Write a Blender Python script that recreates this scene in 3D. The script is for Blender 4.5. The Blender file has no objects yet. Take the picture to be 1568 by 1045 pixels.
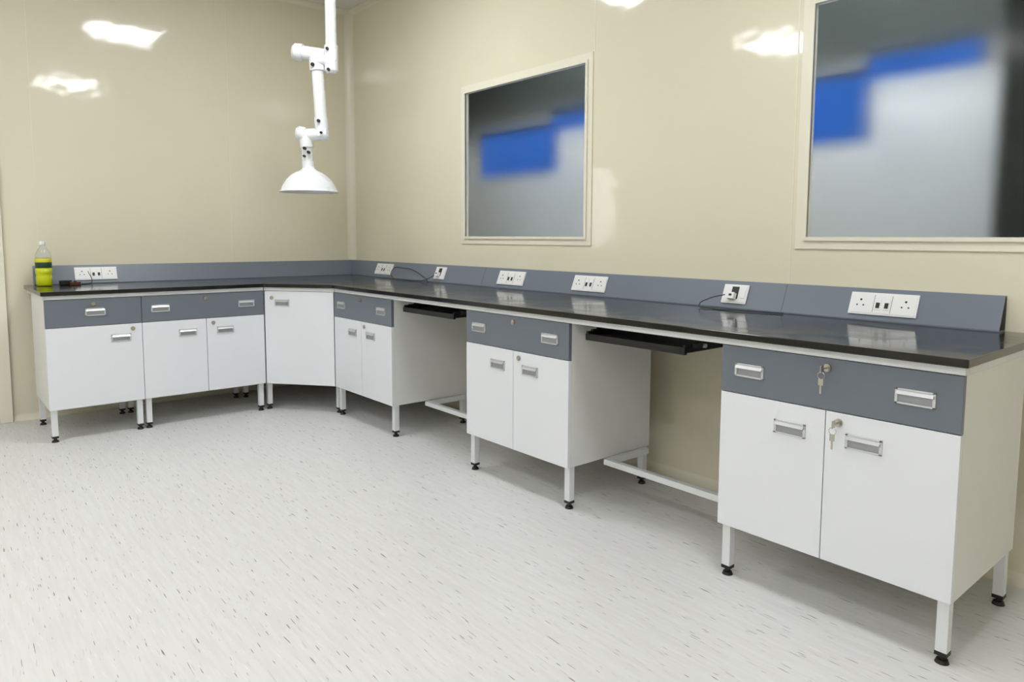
import bpy, math
from math import *
from mathutils import Vector, Matrix

# ------------------------------------------------------------------ materials
def lin(c):
    return tuple(((x/255)/12.92 if x/255<=.04045 else ((x/255+.055)/1.055)**2.4) for x in c)+(1,)
def newmat(name):
    m=bpy.data.materials.new(name); m.use_nodes=True
    nt=m.node_tree; b=nt.nodes['Principled BSDF']; return m,nt,b
def mat(name,col,rough=.5,metal=0,spec=.5,noise=None,bump=None,coat=0,var=.05,**kw):
    m,nt,b=newmat(name)
    b.inputs['Base Color'].default_value=lin(col); b.inputs['Roughness'].default_value=rough
    b.inputs['Metallic'].default_value=metal; b.inputs['Specular IOR Level'].default_value=spec
    b.inputs['Coat Weight'].default_value=coat
    tc=nt.nodes.new('ShaderNodeTexCoord')
    n=nt.nodes.new('ShaderNodeTexNoise'); n.inputs['Scale'].default_value=noise or 6; n.inputs['Detail'].default_value=4
    nt.links.new(tc.outputs['Object'],n.inputs['Vector'])
    mr=nt.nodes.new('ShaderNodeMapRange'); mr.inputs[3].default_value=max(.02,rough-var); mr.inputs[4].default_value=rough+var
    nt.links.new(n.outputs['Fac'],mr.inputs[0]); nt.links.new(mr.outputs[0],b.inputs['Roughness'])
    if bump:
        bn=nt.nodes.new('ShaderNodeBump'); bn.inputs['Strength'].default_value=bump; bn.inputs['Distance'].default_value=.01
        n2=nt.nodes.new('ShaderNodeTexNoise'); n2.inputs['Scale'].default_value=kw.get('bscale',2.5); n2.inputs['Detail'].default_value=kw.get('bdet',1)
        nt.links.new(tc.outputs['Object'],n2.inputs['Vector'])
        nt.links.new(n2.outputs['Fac'],bn.inputs['Height']); nt.links.new(bn.outputs['Normal'],b.inputs['Normal'])
    return m
M_wall=mat('painted_steel_panel_cream',(232,226,204),.075,spec=.55,noise=1.5,bump=.28,bscale=4.5,bdet=2,var=.025)
M_ceil=mat('ceiling_panel',(238,238,236),.4)
M_trim=mat('powder_coated_trim_cream',(238,234,217),.25)
M_white=mat('cabinet_white_laminate',(230,233,239),.38,noise=3)
M_side=mat('cabinet_side_laminate',(229,230,229),.4,noise=3)
M_grey=mat('drawer_grey_laminate',(108,115,126),.38,noise=3)
M_race=mat('raceway_grey_powder_coat',(112,121,135),.35,noise=4)
M_legs=mat('leg_white_powder_coat',(226,229,232),.35)
M_black=mat('black_plastic',(16,16,18),.45)
M_dark=mat('dark_gap',(40,40,42),.7)
M_silver=mat('handle_satin_aluminium',(215,217,220),.35,metal=.7)
M_recess_shade=mat('handle_painted_recess_shade',(160,163,168),.4,metal=.5)  # darker aluminium paints recess shade onto a flush plate
M_chrome=mat('lock_chrome',(190,185,175),.2,metal=1)
M_plate=mat('outlet_white_plastic',(238,239,240),.3)
M_hood=mat('extraction_arm_white_plastic',(236,239,242),.28)
M_blue=mat('blue_panel',(45,125,250),.5)
M_gap=mat('carcass_edge_band',(70,72,76),.6)

# counter top : black phenolic resin with wipe marks
M_top,nt,b=newmat('black_phenolic_worktop')
tc=nt.nodes.new('ShaderNodeTexCoord')
n=nt.nodes.new('ShaderNodeTexNoise'); n.inputs['Scale'].default_value=3.5; n.inputs['Detail'].default_value=7; n.inputs['Distortion'].default_value=1.5
nt.links.new(tc.outputs['Object'],n.inputs['Vector'])
r=nt.nodes.new('ShaderNodeMapRange'); r.inputs[1].default_value=.35; r.inputs[2].default_value=.7; r.inputs[3].default_value=.07; r.inputs[4].default_value=.23
nt.links.new(n.outputs['Fac'],r.inputs[0]); nt.links.new(r.outputs[0],b.inputs['Roughness'])
cr=nt.nodes.new('ShaderNodeValToRGB'); cr.color_ramp.elements[0].color=lin((13,13,14)); cr.color_ramp.elements[1].color=lin((34,32,30)); cr.color_ramp.elements[0].position=.4; cr.color_ramp.elements[1].position=.78
nt.links.new(n.outputs['Fac'],cr.inputs[0]); nt.links.new(cr.outputs[0],b.inputs['Base Color'])

# floor : light vinyl with directional flecks
M_floor,nt,b=newmat('vinyl_floor_flecked')
tc=nt.nodes.new('ShaderNodeTexCoord')
def fleck(sx,sy,lo,hi,off,rot=0):
    mp=nt.nodes.new('ShaderNodeMapping'); mp.inputs['Scale'].default_value=(sx,sy,1); mp.inputs['Location'].default_value=(off,off*1.7,0)
    mr=nt.nodes.new('ShaderNodeMapping'); mr.inputs['Rotation'].default_value=(0,0,rot)
    nt.links.new(tc.outputs['Object'],mr.inputs['Vector']); nt.links.new(mr.outputs[0],mp.inputs['Vector'])
    n=nt.nodes.new('ShaderNodeTexNoise'); n.inputs['Scale'].default_value=1; n.inputs['Detail'].default_value=1
    nt.links.new(mp.outputs[0],n.inputs['Vector'])
    r=nt.nodes.new('ShaderNodeMapRange'); r.inputs[1].default_value=lo; r.inputs[2].default_value=hi
    nt.links.new(n.outputs['Fac'],r.inputs[0]); return r.outputs[0]
def mix(fac,c1,c2):
    m=nt.nodes.new('ShaderNodeMix'); m.data_type='RGBA'
    nt.links.new(fac,m.inputs[0])
    if isinstance(c1,tuple): m.inputs[6].default_value=c1
    else: nt.links.new(c1,m.inputs[6])
    m.inputs[7].default_value=c2; return m.outputs[2]
f0=fleck(5,60,.35,.65,11.); c=mix(f0,lin((222,222,221)),lin((217,216,215)))
f2=fleck(11,150,.66,.75,31.,.05); c=mix(f2,c,lin((203,201,199)))
f3=fleck(11,150,.66,.75,47.,-.04); c=mix(f3,c,lin((229,229,229)))
f1=fleck(12,170,.705,.74,3.,.03); c=mix(f1,c,lin((120,116,113)))
nt.links.new(c,b.inputs['Base Color']); b.inputs['Roughness'].default_value=.36
b.inputs['Specular IOR Level'].default_value=.4

# frosted glass
M_frost,nt,b=newmat('frosted_glass')
nt.nodes.remove(b); out=[x for x in nt.nodes if x.type=='OUTPUT_MATERIAL'][0]
rf=nt.nodes.new('ShaderNodeBsdfRefraction'); rf.inputs['Roughness'].default_value=.78; rf.inputs['IOR'].default_value=1.4; rf.inputs['Color'].default_value=lin((236,242,239))
gl=nt.nodes.new('ShaderNodeBsdfGlossy'); gl.inputs['Roughness'].default_value=.12
fr=nt.nodes.new('ShaderNodeFresnel'); fr.inputs['IOR'].default_value=1.25
mx=nt.nodes.new('ShaderNodeMixShader'); nt.links.new(fr.outputs[0],mx.inputs[0]); nt.links.new(rf.outputs[0],mx.inputs[1]); nt.links.new(gl.outputs[0],mx.inputs[2]); nt.links.new(mx.outputs[0],out.inputs[0])
def emis(name,col,s):
    m,nt,b=newmat(name); b.inputs['Base Color'].default_value=(1,1,1,1)
    b.inputs['Emission Color'].default_value=lin(col); b.inputs['Emission Strength'].default_value=s; return m
M_led=emis('led_panel_diffuser',(249,251,254),25.5)
M_led2=emis('led_panel_diffuser_next_room',(250,251,253),54)
M_vision_glow=emis('self_glowing_vision_panel',(250,252,255),3)  # emission on the pane stands in for light from behind the door

# ------------------------------------------------------------------ mesh builder
WF=lambda a,d,z:(a,d,z)
class MB:
    def __init__(s): s.v=[];s.f=[];s.m=[];s.sm=[];s.mats=[]
    def mi(s,m):
        if m not in s.mats: s.mats.append(m)
        return s.mats.index(m)
    def poly(s,pts,faces,m,smooth=False):
        o=len(s.v); s.v+=[tuple(p) for p in pts]; k=s.mi(m)
        for f in faces: s.f.append([i+o for i in f]); s.m.append(k); s.sm.append(smooth)
    def box(s,a0,a1,d0,d1,z0,z1,m,F=WF):
        P=[F(a,d,z) for z in (z0,z1) for d in (d0,d1) for a in (a0,a1)]
        s.poly(P,[(0,2,3,1),(4,5,7,6),(0,1,5,4),(1,3,7,5),(3,2,6,7),(2,0,4,6)],m)
    def prism(s,poly,z0,z1,m,F=WF):
        n=len(poly); P=[F(a,d,z0) for a,d in poly]+[F(a,d,z1) for a,d in poly]
        s.poly(P,[tuple(range(n))[::-1],tuple(range(n,2*n))]+[(i,(i+1)%n,n+(i+1)%n,n+i) for i in range(n)],m)
    def cyl(s,p0,p1,r,m,n=24,r1=None,cap=True):
        p0=Vector(p0);p1=Vector(p1);ax=(p1-p0).normalized(); r1=r if r1 is None else r1
        t=Vector((0,0,1)) if abs(ax.z)<.9 else Vector((1,0,0)); u=ax.cross(t).normalized(); w=ax.cross(u)
        A=[p0+r*(cos(2*pi*i/n)*u+sin(2*pi*i/n)*w) for i in range(n)]
        B=[p1+r1*(cos(2*pi*i/n)*u+sin(2*pi*i/n)*w) for i in range(n)]
        s.poly(A+B,[((i+1)%n,i,n+i,n+(i+1)%n) for i in range(n)],m,True)
        if cap: s.poly(A,[tuple(range(n))],m); s.poly(B,[tuple(range(n))[::-1]],m)
    def lathe(s,c,prof,m,n=48,ax=None):
        P=[];k=len(prof)
        for r,z in prof:
            for i in range(n): P.append((c[0]+r*cos(2*pi*i/n),c[1]+r*sin(2*pi*i/n),c[2]+z))
        F=[(j*n+i,j*n+(i+1)%n,(j+1)*n+(i+1)%n,(j+1)*n+i) for j in range(k-1) for i in range(n)]
        s.poly(P,F,m,True)
    def torus(s,c,R,r,m,u,w,n=20,k=8):
        u=Vector(u);w=Vector(w);ax=u.cross(w);c=Vector(c);P=[]
        for i in range(n):
            q=cos(2*pi*i/n)*u+sin(2*pi*i/n)*w
            for j in range(k): P.append(c+q*(R+r*cos(2*pi*j/k))+ax*r*sin(2*pi*j/k))
        s.poly(P,[(i*k+j,i*k+(j+1)%k,((i+1)%n)*k+(j+1)%k,((i+1)%n)*k+j) for i in range(n) for j in range(k)],m,True)
    def obj(s,name,bevel=0,recalc=True):
        me=bpy.data.meshes.new(name)
        xs=[[p[k] for p in s.v] for k in range(3)]
        o=Vector(((min(xs[0])+max(xs[0]))/2,(min(xs[1])+max(xs[1]))/2,min(xs[2])))
        me.from_pydata([Vector(p)-o for p in s.v],[],s.f)
        for m in s.mats: me.materials.append(m)
        for p,k,sm in zip(me.polygons,s.m,s.sm): p.material_index=k; p.use_smooth=sm
        if recalc:
            import bmesh
            bm=bmesh.new(); bm.from_mesh(me); bmesh.ops.recalc_face_normals(bm,faces=bm.faces); bm.to_mesh(me); bm.free()
        ob=bpy.data.objects.new(name,me); ob.location=o; bpy.context.collection.objects.link(ob)
        if bevel:
            bv=ob.modifiers.new('bevel','BEVEL'); bv.width=bevel; bv.segments=2; bv.limit_method='ANGLE'; bv.angle_limit=radians(50)
        return ob
def cable(name,pts,r,m):
    cu=bpy.data.curves.new(name,'CURVE'); cu.dimensions='3D'; cu.bevel_depth=r; cu.bevel_resolution=4
    sp=cu.splines.new('BEZIER'); sp.bezier_points.add(len(pts)-1)
    for b,p in zip(sp.bezier_points,pts): b.co=p; b.handle_left_type=b.handle_right_type='AUTO'
    cu.materials.append(m); ob=bpy.data.objects.new(name,cu); bpy.context.collection.objects.link(ob); return ob

# ------------------------------------------------------------------ dimensions
H=3.065; Dc=.7533; Dk=.771; KZ=.88; KB=.856
zcb,zct,zdb=.1923,.832,.6694
b4=(4.126,4.871); b3=(2.634,3.374); b2=(1.155,1.895); a1=(-2.335,-1.833); a2=(-1.833,-1.0745)
FB=lambda a,d,z:(a,-Dc+d,z)
FA=lambda a,d,z:(Dc-d,a,z)

# ------------------------------------------------------------------ room shell
RX,RY=7.6,-6.2
def shell(name,a,m): 
    q=MB(); q.box(*a,m); return q.obj(name)
shell('floor',(-2.2,RX+.1,RY-.1,2.2,-.1,0),M_floor)
shell('ceiling',(-.1,RX+.1,RY-.1,.1,H,H+.1),M_ceil)
W1=(1.569,2.784); W2=(3.979,5.194); WZ=(1.155,2.205); T=.06
q=MB()
fl=.012
xs=[0,W1[0]+fl,W1[1]-fl,W2[0]+fl,W2[1]-fl,RX]
for i in range(5):
    if i in(1,3):
        q.box(xs[i],xs[i+1],0,T,0,WZ[0]+fl,M_wall); q.box(xs[i],xs[i+1],0,T,WZ[1]-fl,H,M_wall)
    else: q.box(xs[i],xs[i+1],0,T,0,H,M_wall)
q.obj('wall_right')
DY0,DY1,DZ=-3.54,-2.445,2.2
shell('wall_left',(-T,0,DY1,T,0,H),M_wall)
shell('wall_left_header',(-T,0,DY0,DY1,DZ,H),M_wall)
shell('wall_left_end',(-T,0,RY,DY0,0,H),M_wall)
shell('wall_back',(-T,RX,RY-.08,RY,0,H),M_wall)
shell('wall_far_right',(RX,RX+.08,RY-.08,T,0,H),M_wall)
def strip(name,a):
    q=MB(); q.box(*a,M_trim); q.obj(name)
strip('trim_1',(-.02,.0018,-1.023,-1.018,0,H-.01)); strip('trim_2',(-.02,.0018,-2.263,-2.258,0,H-.01))
strip('trim_3',(2.790,2.795,-.0018,.02,WZ[1],H-.01)); strip('trim_4',(3.955,3.960,-.0018,.02,KZ,H-.01))
def cove(name,F,L0,L1,R=.055,n=10):
    q=MB(); P=[]
    pr=[(0,0),(R,0)]+[(R-R*sin(t),R-R*cos(t)) for t in [i*pi/2/n for i in range(1,n)]]+[(0,R)]
    k=len(pr)
    P=[F(a,b,L0) for a,b in pr]+[F(a,b,L1) for a,b in pr]
    q.poly(P,[tuple(range(k))[::-1],tuple(range(k,2*k))]+[(i,(i+1)%k,k+(i+1)%k,k+i) for i in range(k)],M_trim)
    return q.obj(name)
cove('trim_6',lambda a,b,l:(a,-b,l),0,H)
cove('trim_7',lambda a,b,l:(l,-a,H-b),0,RX,.04)
cove('trim_8',lambda a,b,l:(a,l,H-b),RY,0,.04)
cove('baseboard_right',lambda a,b,l:(l,-a,b),0,RX,.04)
cove('baseboard_left',lambda a,b,l:(a,l,b),DY1,0,.04)
q=MB(); fy0,fy1=DY0+.003,DY1-.003; fw=.07
q.box(-T,.03,fy1-fw,fy1,0,DZ-.003,M_trim); q.box(-T,.03,fy0,fy0+fw,0,DZ-.003,M_trim); q.box(-T,.03,fy0+fw,fy1-fw,DZ-.08,DZ-.003,M_trim)
y0,y1=fy0+fw+.004,fy1-fw-.004; zt=DZ-.085
q.box(-.05,-.01,y0,-3.3,.01,zt,M_trim);q.box(-.05,-.01,-2.95,y1,.01,zt,M_trim)
q.box(-.05,-.01,-3.3,-2.95,.01,1.15,M_trim);q.box(-.05,-.01,-3.3,-2.95,1.95,zt,M_trim)
q.box(-.034,-.028,-3.3,-2.95,1.15,1.95,M_vision_glow)  # pane glows by its own emission; nothing lit is built behind it
q.cyl((-.01,-2.62,1.02),(.05,-2.62,1.02),.012,M_silver); q.cyl((.045,-2.62,1.02),(.045,-2.75,1.02),.01,M_silver)
q.obj('door_1',.002)

# windows
def window(name,W):
    q=MB(); x0,x1=W; z0,z1=WZ; g=.05; o=-.006
    q.box(x0,x0+g,o,.0,z0,z1,M_trim); q.box(x1-g,x1,o,.0,z0,z1,M_trim)
    q.box(x0+g,x1-g,o,.0,z0,z0+g,M_trim); q.box(x0+g,x1-g,o,.0,z1-g,z1,M_trim)
    h=.016
    for (a,b,c,d) in [(x0+g-h,x0+g,z0+g-h,z1-g+h),(x1-g,x1-g+h,z0+g-h,z1-g+h),(x0+g,x1-g,z0+g-h,z0+g),(x0+g,x1-g,z1-g,z1-g+h)]:
        q.box(a,b,o-.008,.019,c,d,M_trim)
    q.poly([(x0+g-h,.0185,z0+g-h),(x1-g+h,.0185,z0+g-h),(x1-g+h,.0185,z1-g+h),(x0+g-h,.0185,z1-g+h)],[(0,1,2,3)],M_frost)
    ob=q.obj(name,recalc=False)
window('window_1',W1); window('window_2',W2)
# the room behind the windows
M_next=mat('next_room_wall',(218,220,226),.6); M_nd=mat('next_room_dark_wall',(34,42,42),.7)
q=MB(); q.box(-.2,7.6,.72,.78,0,1.92,M_next); q.box(-.2,7.6,.72,.78,1.92,3.0,M_nd); q.obj('wall_next_room')
q=MB(); q.box(4.66,5.4,.16,.70,0,2.5,M_nd); q.box(4.655,4.66,.17,.69,.1,2.4,M_dark); q.obj('equipment_cabinet')
q=MB(); q.box(-.2,7.6,.1,.78,3.0,3.05,M_nd)
for x in (2.3,4.3):
    w_=.4 if x<3 else .6
    q.box(x-w_,x+w_,.3,.48,2.93,2.96,M_led2); q.box(x-w_-.01,x+w_+.01,.29,.49,2.96,3.0,M_ceil)
q.obj('ceiling_next_room')
def bluebox(x0,x1,x2):
    y=.165; z=0
    q=MB(); q.box(x0,x1,y,y+.07,1.60+z,1.87+z,M_blue); q.box(x1,x2,y,y+.07,1.83+z,1.93+z,M_blue)
    q.box(x0+.02,x0+.05,y+.07,.72,1.7,1.74,M_next); q.box(x1-.05,x1-.02,y+.07,.72,1.7,1.74,M_next)
    q.obj('blue_wall_cabinet')
bluebox(1.64,2.34,2.9); bluebox(3.80,4.19,4.60)

# ceiling lights
for (x,y) in [(1.9,-1.3),(4.8,-1.3),(1.9,-3.5),(4.8,-3.5),(6.6,-5.2),(3.4,-5.2)]:
    q=MB(); q.box(x-.28,x+.28,y-.28,y+.28,H-.008,H-.003,M_led)
    for a in [(x-.31,x-.28,y-.31,y+.31),(x+.28,x+.31,y-.31,y+.31),(x-.28,x+.28,y-.31,y-.28),(x-.28,x+.28,y+.28,y+.31)]:
        q.box(*a,H-.012,H,M_trim)
    q.obj('ceiling_light_panel')

# ------------------------------------------------------------------ cabinets
def handle(q,F,a,z,w=.107,h=.045):
    a0,a1,z0,z1=a-w/2,a+w/2,z-h/2,z+h/2; t=.005
    q.box(a0,a1,-.001,.002,z0,z1,M_recess_shade,F)
    q.box(a0,a1,-.005,0,z0,z0+t,M_silver,F); q.box(a0,a1,-.005,0,z1-t,z1,M_silver,F)
    q.box(a0,a0+t*1.6,-.005,0,z0,z1,M_silver,F); q.box(a1-t*1.6,a1,-.005,0,z0,z1,M_silver,F)
    q.poly([F(a0+t,-.003,z1-t),F(a1-t,-.003,z1-t),F(a1-t,-.012,z1-.016),F(a0+t,-.012,z1-.016),F(a1-t,-.001,z1-.019),F(a0+t,-.001,z1-.019)],
           [(0,1,2,3),(3,2,4,5)],M_silver)
def lock(q,F,a,z,key=False):
    q.cyl(F(a,0,z),F(a,-.006,z),.0125,M_chrome,20); q.cyl(F(a,-.006,z),F(a,-.009,z),.008,M_chrome,16)
    if key:
        q.box(a-.0015,a+.0015,-.03,-.008,z-.003,z+.003,M_chrome,F)
        q.box(a-.0015,a+.0015,-.045,-.028,z-.012,z+.012,M_chrome,F)
        u=Vector(F(1,0,0))-Vector(F(0,0,0)); 
        q.torus(F(a,-.04,z-.02),.011,.001,M_chrome,u,(0,0,1))
        q.box(a-.008,a+.008,-.042,-.040,z-.050,z-.030,M_chrome,F); q.box(a-.003,a+.003,-.042,-.040,z-.076,z-.050,M_chrome,F)
def legs(q,F,pts):
    for a,d in pts:
        h=.0155
        q.box(a-h,a+h,d-h,d+h,.032,zcb,M_legs,F)
        q.box(a-h-.001,a+h+.001,d-h-.001,d+h+.001,.024,.036,M_black,F)
        q.cyl(F(a,d,.01),F(a,d,.026),.009,M_black,12); q.cyl(F(a,d,0),F(a,d,.011),.019,M_black,20,r1=.015)
def cabinet(F,a0,a1,two=True,keys=False,dh=None,dl=None,ph=None,pl=None):
    q=MB(); g=.0015; w=a1-a0; mid=(a0+a1)/2
    q.box(a0+.001,a1-.001,.019,.557,zcb,zct,M_side,F)
    q.box(a0+.004,a1-.004,.0175,.0192,zcb+.003,zct-.001,M_gap,F)
    q.box(a0+g,a1-g,0,.018,zdb+g,zct-g,M_grey,F)
    if two:
        q.box(a0+g,mid-g,0,.018,zcb,zdb-g,M_white,F); q.box(mid+g,a1-g,0,.018,zcb,zdb-g,M_white,F)
        dh=[a0+.107,a1-.12]; ph=[mid-.115,mid+.118]; dl=[mid]; pl=[mid+.042]
    else: q.box(a0+g,a1-g,0,.018,zcb,zdb-g,M_white,F)
    for a in dh: handle(q,F,a,.752)
    for a in ph: handle(q,F,a,.587)
    for a in dl: lock(q,F,a,.802,keys)
    for a in pl: lock(q,F,a,.638,keys)
    i=.0255
    legs(q,F,[(a0+i,.037),(a1-i,.037),(a0+i,.5375),(a1-i,.5375)])
    return q.obj('lab_base_cabinet',.0008)
cabinet(FB,*b4,keys=True); cabinet(FB,*b3); cabinet(FB,*b2)
cabinet(FA,*a2)
cabinet(FA,*a1,two=False,dh=[-2.08],dl=[-2.09],ph=[-1.95],pl=[-1.885])
Pv=Vector((Dc,a2[1])); Qv=Vector((b2[0],-Dc)); e=(Qv-Pv); L=e.length; e.normalize(); nrm=Vector((-e.y,e.x))
FC=lambda a,d,z:(Pv.x+e.x*a+nrm.x*d,Pv.y+e.y*a+nrm.y*d,z)
q=MB()
p0=FC(.0,.019,0);p1=FC(L,.019,0)
q.prism([(p0[0],p0[1]+.002),(p1[0]-.002,p1[1]),(b2[0]-.002,-.2),(.2,-.2),(.2,a2[1]+.002)],zcb,zct,M_side)
q.box(.006,L-.006,0,.018,zcb,zct-.002,M_white,FC)
handle(q,FC,.135,.752); lock(q,FC,.06,.785)
legs(q,WF,[(Dc-.045,a2[1]+.04),(b2[0]-.04,-Dc+.045),(.24,-.24),(.24,a2[1]+.04),(b2[0]-.04,-.24)])
q.obj('corner_base_cabinet',.0008)

# ------------------------------------------------------------------ worktop
kl,kr=-2.35,4.8825
poly=[(Dk,kl),(Dk,a2[1]-.006),(b2[0]+.006,-Dk),(kr,-Dk),(kr,-.001),(.001,-.001),(.001,kl)]
q=MB(); q.prism(poly,KB,KZ,M_top); q.obj('lab_worktop',.003)
q=MB(); zf0=zct+.0005; zf1=KB-.0005
q.box(b2[0],kr-.012,-Dc+.003,-Dc+.035,zf0,zf1,M_legs); q.box(b2[0],kr-.012,-.235,-.2,zf0,zf1,M_legs)
q.box(Dc-.035,Dc-.003,kl+.012,a2[1],zf0,zf1,M_legs); q.box(.2,.235,kl+.012,-.2,zf0,zf1,M_legs)
q.box(0,L,.003,.035,zf0,zf1,M_legs,FC)
for x in (b2[0],b2[1]-.03,b3[0],b3[1]-.03,b4[0],b4[1]-.03): q.box(x,x+.03,-Dc+.035,-.03,zf0,zf1,M_legs)
for y in (kl+.012,a1[1],a2[1]-.03): q.box(.03,Dc-.035,y,y+.03,zf0,zf1,M_legs)
q.obj('worktop_support_frame',.001)
for x0,x1 in ((b2[1],b3[0]),(b3[1],b4[0])):
    q=MB(); z0,z1=.165,.191
    q.box(x0+.002,x1-.002,-.525,-.497,z0,z1,M_legs); q.box(x0+.002,x0+.03,-.497,-.235,z0,z1,M_legs); q.box(x1-.03,x1-.002,-.497,-.235,z0,z1,M_legs)
    q.obj('foot_rail',.0015)
    q=MB(); a,b_=x0+.05,x0+.56
    q.box(a,b_,-.70,-.42,.768,.780,M_black); q.box(a,b_,-.705,-.69,.762,.790,M_black); 
    q.box(a,a+.012,-.70,-.42,.78,.80,M_black); q.box(b_-.012,b_,-.70,-.42,.78,.80,M_black)
    for k in (a-.014,b_+.002):
        q.box(k,k+.012,-.66,-.25,.785,.803,M_dark); 
        q.box(k-.002,k+.014,-.62,-.58,.80,KB-.001,M_black); q.box(k-.002,k+.014,-.34,-.30,.80,KB-.001,M_black)
    q.cyl((b_+.008,-.6,.79),(b_+.022,-.6,.79),.008,M_silver); q.cyl((b_+.008,-.32,.79),(b_+.022,-.32,.79),.008,M_silver)
    q.obj('keyboard_tray',.001)

# ------------------------------------------------------------------ raceway (sloped service ledge)
lb,lt,lz=.062,.014,1.0035
q=MB()
def sweep(pr_pts):
    P=[]
    for (s,z) in pr_pts:
        P+= [(s,-2.297,z),(s,-s,z),(3.957,-s,z),(3.959,-s,z),(4.7565,-s,z)]
    n=len(pr_pts); K=5
    F=[]
    for i in range(n):
        j=(i+1)%n
        for k in range(K-1): F.append((i*K+k,i*K+k+1,j*K+k+1,j*K+k))
    F.append(tuple(i*K for i in range(n))); F.append(tuple(i*K+K-1 for i in range(n))[::-1])
    q.poly(P,F,M_race)
sweep([(.001,KZ+.0005),(lb,KZ+.0005),(lb,KZ+.006),(lt,lz),(.001,lz)])
q.poly([(4.757,-.002,KZ+.004),(4.757,-lb+.004,KZ+.008),(4.757,-lt-.001,lz-.004),(4.757,-.002,lz-.004)],[(0,1,2,3)],M_dark)
slen=sqrt((lb-lt)**2+(lz-KZ-.006)**2); cs,sn=(lb-lt)/slen,(lz-KZ-.006)/slen
GB=lambda a,t,n:(a, -lb+cs*t-sn*n, KZ+.006+sn*t+cs*n)
GA=lambda a,t,n:(lb-cs*t+sn*n, a, KZ+.006+sn*t+cs*n)
for x in (1.86,3.958): q.box(x-.001,x+.001,.002,slen-.002,-.002,.0006,M_gap,lambda a,d,z:GB(a,d,z))
q.obj('power_raceway',0)
def outlet(G,a0,a1,kind='double'):
    q=MB(); t0,t1=.018,.108; m=(t0+t1)/2; w=a1-a0; c=(a0+a1)/2
    q.box(a0,a1,t0,t1,.0008,.007,M_plate,G)
    q.box(a0+.006,a1-.006,t0+.006,t1-.006,.007,.009,M_plate,G)
    def holes(cx,s=1):
        for dx,dt,r in ((0,.014,.0042),(-.012,-.008,.0032),(.012,-.008,.0032)):
            q.cyl(G(cx+dx,m+dt,.009),G(cx+dx,m+dt,.0098),r,M_black,12)
    if kind=='double':
        holes(c-w*.33); holes(c+w*.33)
        for k in(-1,1):
            q.box(c+k*.016-.011,c+k*.016+.011,m-.024,m+.024,.009,.0115,M_plate,G)
            q.box(c+k*.016-.007,c+k*.016+.007,m-.018,m+.004,.0115,.013,M_black,G)
        q.box(c-.0335,c-.032,t0+.01,t1-.01,.009,.0095,M_dark,G); q.box(c+.032,c+.0335,t0+.01,t1-.01,.009,.0095,M_dark,G)
    else:
        q.box(c-.018,c+.018,m-.024,m+.034,.009,.0105,M_black,G); q.box(c-.022,c+.012,m-.03,m+.0,.0105,.034,M_plate,G)
        q.box(c-.012,c+.002,m-.018,m-.008,.034,.036,M_black,G)
        q.box(c+w*.28,c+w*.42,m-.02,m+.02,.009,.012,M_plate,G)
    return q.obj('power_outlet_panel',.0008)
outlet(GB,.46,.71); outlet(GB,1.305,1.43,'single'); outlet(GB,2.02,2.27); outlet(GB,2.69,2.94); outlet(GB,3.66,3.785,'single'); outlet(GB,4.24,4.49)
outlet(GA,-2.07,-1.82)
cable('power_cable',[(1.34,-.075,.93),(1.28,-.10,.90),(1.15,-.11,.885),(.95,-.13,.885),(.80,-.085,.885),(.74,-.07,.93),(.9,-.05,.965),(1.2,-.07,.91),(1.33,-.12,.885)],.0022,M_black)
cable('charger_cable',[(3.70,-.09,.945),(3.64,-.12,.925),(3.60,-.14,.895),(3.66,-.155,.884),(3.8,-.15,.884),(3.93,-.12,.884),(3.99,-.10,.884)],.0022,M_dark)
cable('adapter_cable',[(.09,-2.0,.965),(.10,-1.98,.90),(.13,-2.0,.885),(.16,-2.06,.885),(.15,-2.12,.895)],.0022,M_black)
q=MB(); q.box(.11,.15,-2.17,-2.10,KZ,KZ+.03,M_black); q.obj('power_adapter',.004)
q=MB(); q.box(.17,.20,-2.12,-2.06,KZ,KZ+.022,mat('brown_plastic',(80,45,35),.4)); q.cyl((.185,-2.09,KZ+.022),(.185,-2.09,KZ+.028),.01,M_black); q.obj('adapter_plug',.003)

# ------------------------------------------------------------------ bottle
M_bot,nt,b=newmat('clear_pet'); b.inputs['Base Color'].default_value=(.9,.95,.93,1); b.inputs['Roughness'].default_value=.08; b.inputs['Transmission Weight'].default_value=.8; b.inputs['IOR'].default_value=1.2
M_liq=mat('yellow_green_liquid',(206,218,20),.2); M_lab=mat('bottle_label',(28,60,50),.4); M_lab2=mat('bottle_label_yellow',(222,215,60),.4)
q=MB(); c=(.16,-2.255,KZ)
q.lathe(c,[(0,.002),(.040,.002),(.044,.008),(.045,.06),(.041,.07),(.045,.08),(.045,.115),(0,.116)],M_liq)
q.lathe(c,[(.0455,.115),(.0458,.116),(.0458,.150),(.0455,.151)],M_lab); q.lathe(c,[(.0455,.151),(.0458,.152),(.0458,.175),(.044,.176)],M_lab2)
q.lathe(c,[(.0448,.176),(.043,.19),(.036,.215),(.022,.24),(.015,.25),(.015,.262)],M_bot)
q.lathe(c,[(0,.283),(.014,.283),(.017,.28),(.017,.26),(.0155,.258)],M_plate)
q.obj('drink_bottle',recalc=True)

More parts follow.
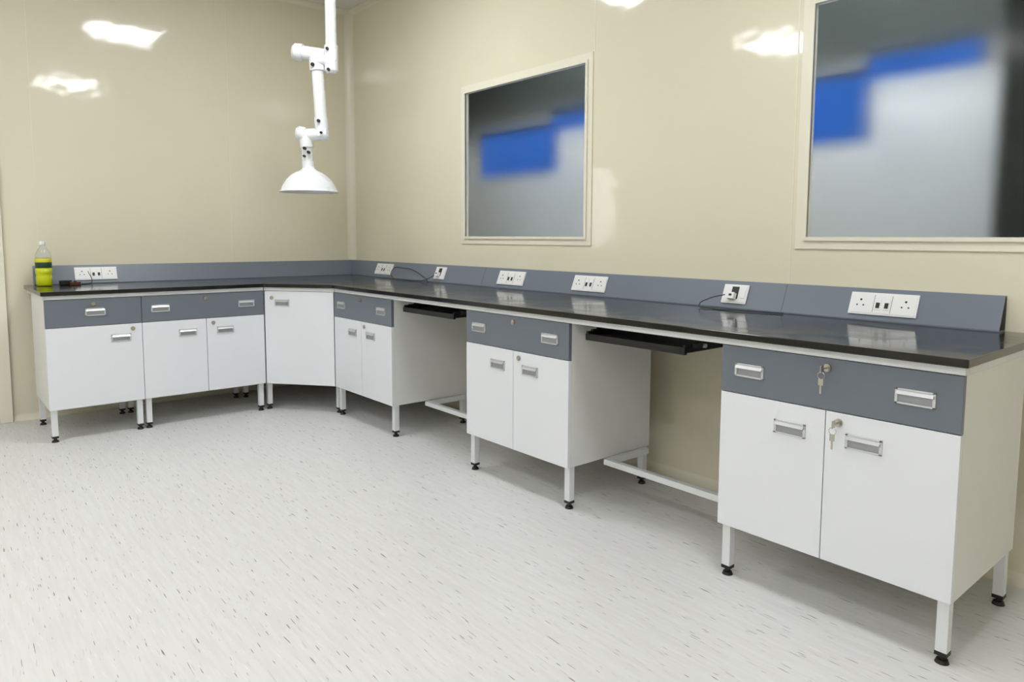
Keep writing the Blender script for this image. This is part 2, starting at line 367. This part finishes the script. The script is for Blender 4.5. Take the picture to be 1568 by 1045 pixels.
# ------------------------------------------------------------------ ceiling fume extraction arm
B=Vector((1.10,-.82,0)); R=Vector((.646,.763,0)); Fw=Vector((-.763,.646,0))
S=lambda s,z,f=0: B+R*s+Fw*f+Vector((0,0,z))
q=MB()
q.cyl(S(.098,H-.001),S(.098,H-.03),.075,M_hood,40); 
q.cyl(S(.098,H),S(.098,2.38),.035,M_hood,32)
q.cyl(S(.098,2.43),S(.098,2.27),.043,M_hood,32); q.cyl(S(.098,2.27),S(.098,2.252),.043,M_hood,32,r1=.03)
q.cyl(S(.125,2.315),S(.02,2.355),.038,M_hood,32)
q.cyl(S(.06,2.365),S(-.09,2.385),.044,M_hood,32); q.cyl(S(-.085,2.385),S(-.135,2.39),.054,M_hood,32); q.cyl(S(-.135,2.39),S(-.15,2.392),.054,M_hood,32,r1=.04)
q.lathe(S(.02,2.35),[(0,.058),(.025,.054),(.045,.035),(.052,.0),(.045,-.035),(.025,-.054),(0,-.058)],M_hood,24)
q.cyl(S(.0,2.36),S(.006,2.27),.047,M_hood,32)
q.cyl(S(.006,2.28),S(.026,1.92),.038,M_hood,32)
q.cyl(S(.023,1.97),S(.028,1.85),.043,M_hood,32)
q.cyl(S(.065,1.868),S(-.09,1.86),.04,M_hood,32); q.cyl(S(-.085,1.862),S(-.125,1.872),.047,M_hood,32); q.cyl(S(-.125,1.872),S(-.138,1.874),.047,M_hood,32,r1=.036)
q.cyl(S(-.078,1.86),S(-.073,1.78),.042,M_hood,32)
q.cyl(S(-.075,1.80),S(-.066,1.63),.034,M_hood,32)
q.cyl(S(-.069,1.69),S(-.067,1.65),.038,M_hood,32)
hc=S(-.064,1.46)
q.lathe(hc,[(.034,.2),(.040,.185),(.052,.172),(.085,.158),(.118,.136),(.146,.108),(.166,.076),(.178,.048),(.182,.038),(.19,.034),(.191,.03),(.18,.030),(.172,.048),(.160,.073),(.140,.103),(.113,.130),(.082,.151),(.05,.163),(.03,.17),(0,.172)],M_hood,64)
for s,z,r in [(-.01,2.30,.012),(.085,2.40,.010),(.09,2.27,.010),(.02,1.945,.011),(.035,1.87,.008),(-.075,1.77,.010),(-.05,1.745,.010),(-.078,1.72,.008)]:
    q.cyl(S(s,z,-.03),S(s,z,-.056),r,M_black,14)
q.obj('fume_extraction_arm',recalc=True)

# ------------------------------------------------------------------ camera / world
cam=bpy.data.cameras.new('camera'); co=bpy.data.objects.new('camera',cam); bpy.context.collection.objects.link(co)
yaw,pitch,roll=.8681,-.0901,.0038
d=Vector((-sin(yaw)*cos(pitch),cos(yaw)*cos(pitch),sin(pitch))); r_=Vector((cos(yaw),sin(yaw),0)); u_=r_.cross(d)
r2=cos(roll)*r_+sin(roll)*u_; u2=-sin(roll)*r_+cos(roll)*u_
mw=Matrix((( r2.x,u2.x,-d.x,5.5096),(r2.y,u2.y,-d.y,-2.8845),(r2.z,u2.z,-d.z,1.1973),(0,0,0,1)))
co.matrix_world=mw; cam.sensor_width=36; cam.lens=1081.88/1568*36; cam.shift_y=-60.5/1568; cam.clip_start=.05
bpy.context.scene.camera=co
w=bpy.data.worlds.new('world'); bpy.context.scene.world=w; w.use_nodes=True; w.node_tree.nodes['Background'].inputs[0].default_value=(.8,.85,.9,1); w.node_tree.nodes['Background'].inputs[1].default_value=.15
vs=bpy.context.scene.view_settings; vs.view_transform='Standard'; vs.look='None'; vs.exposure=0
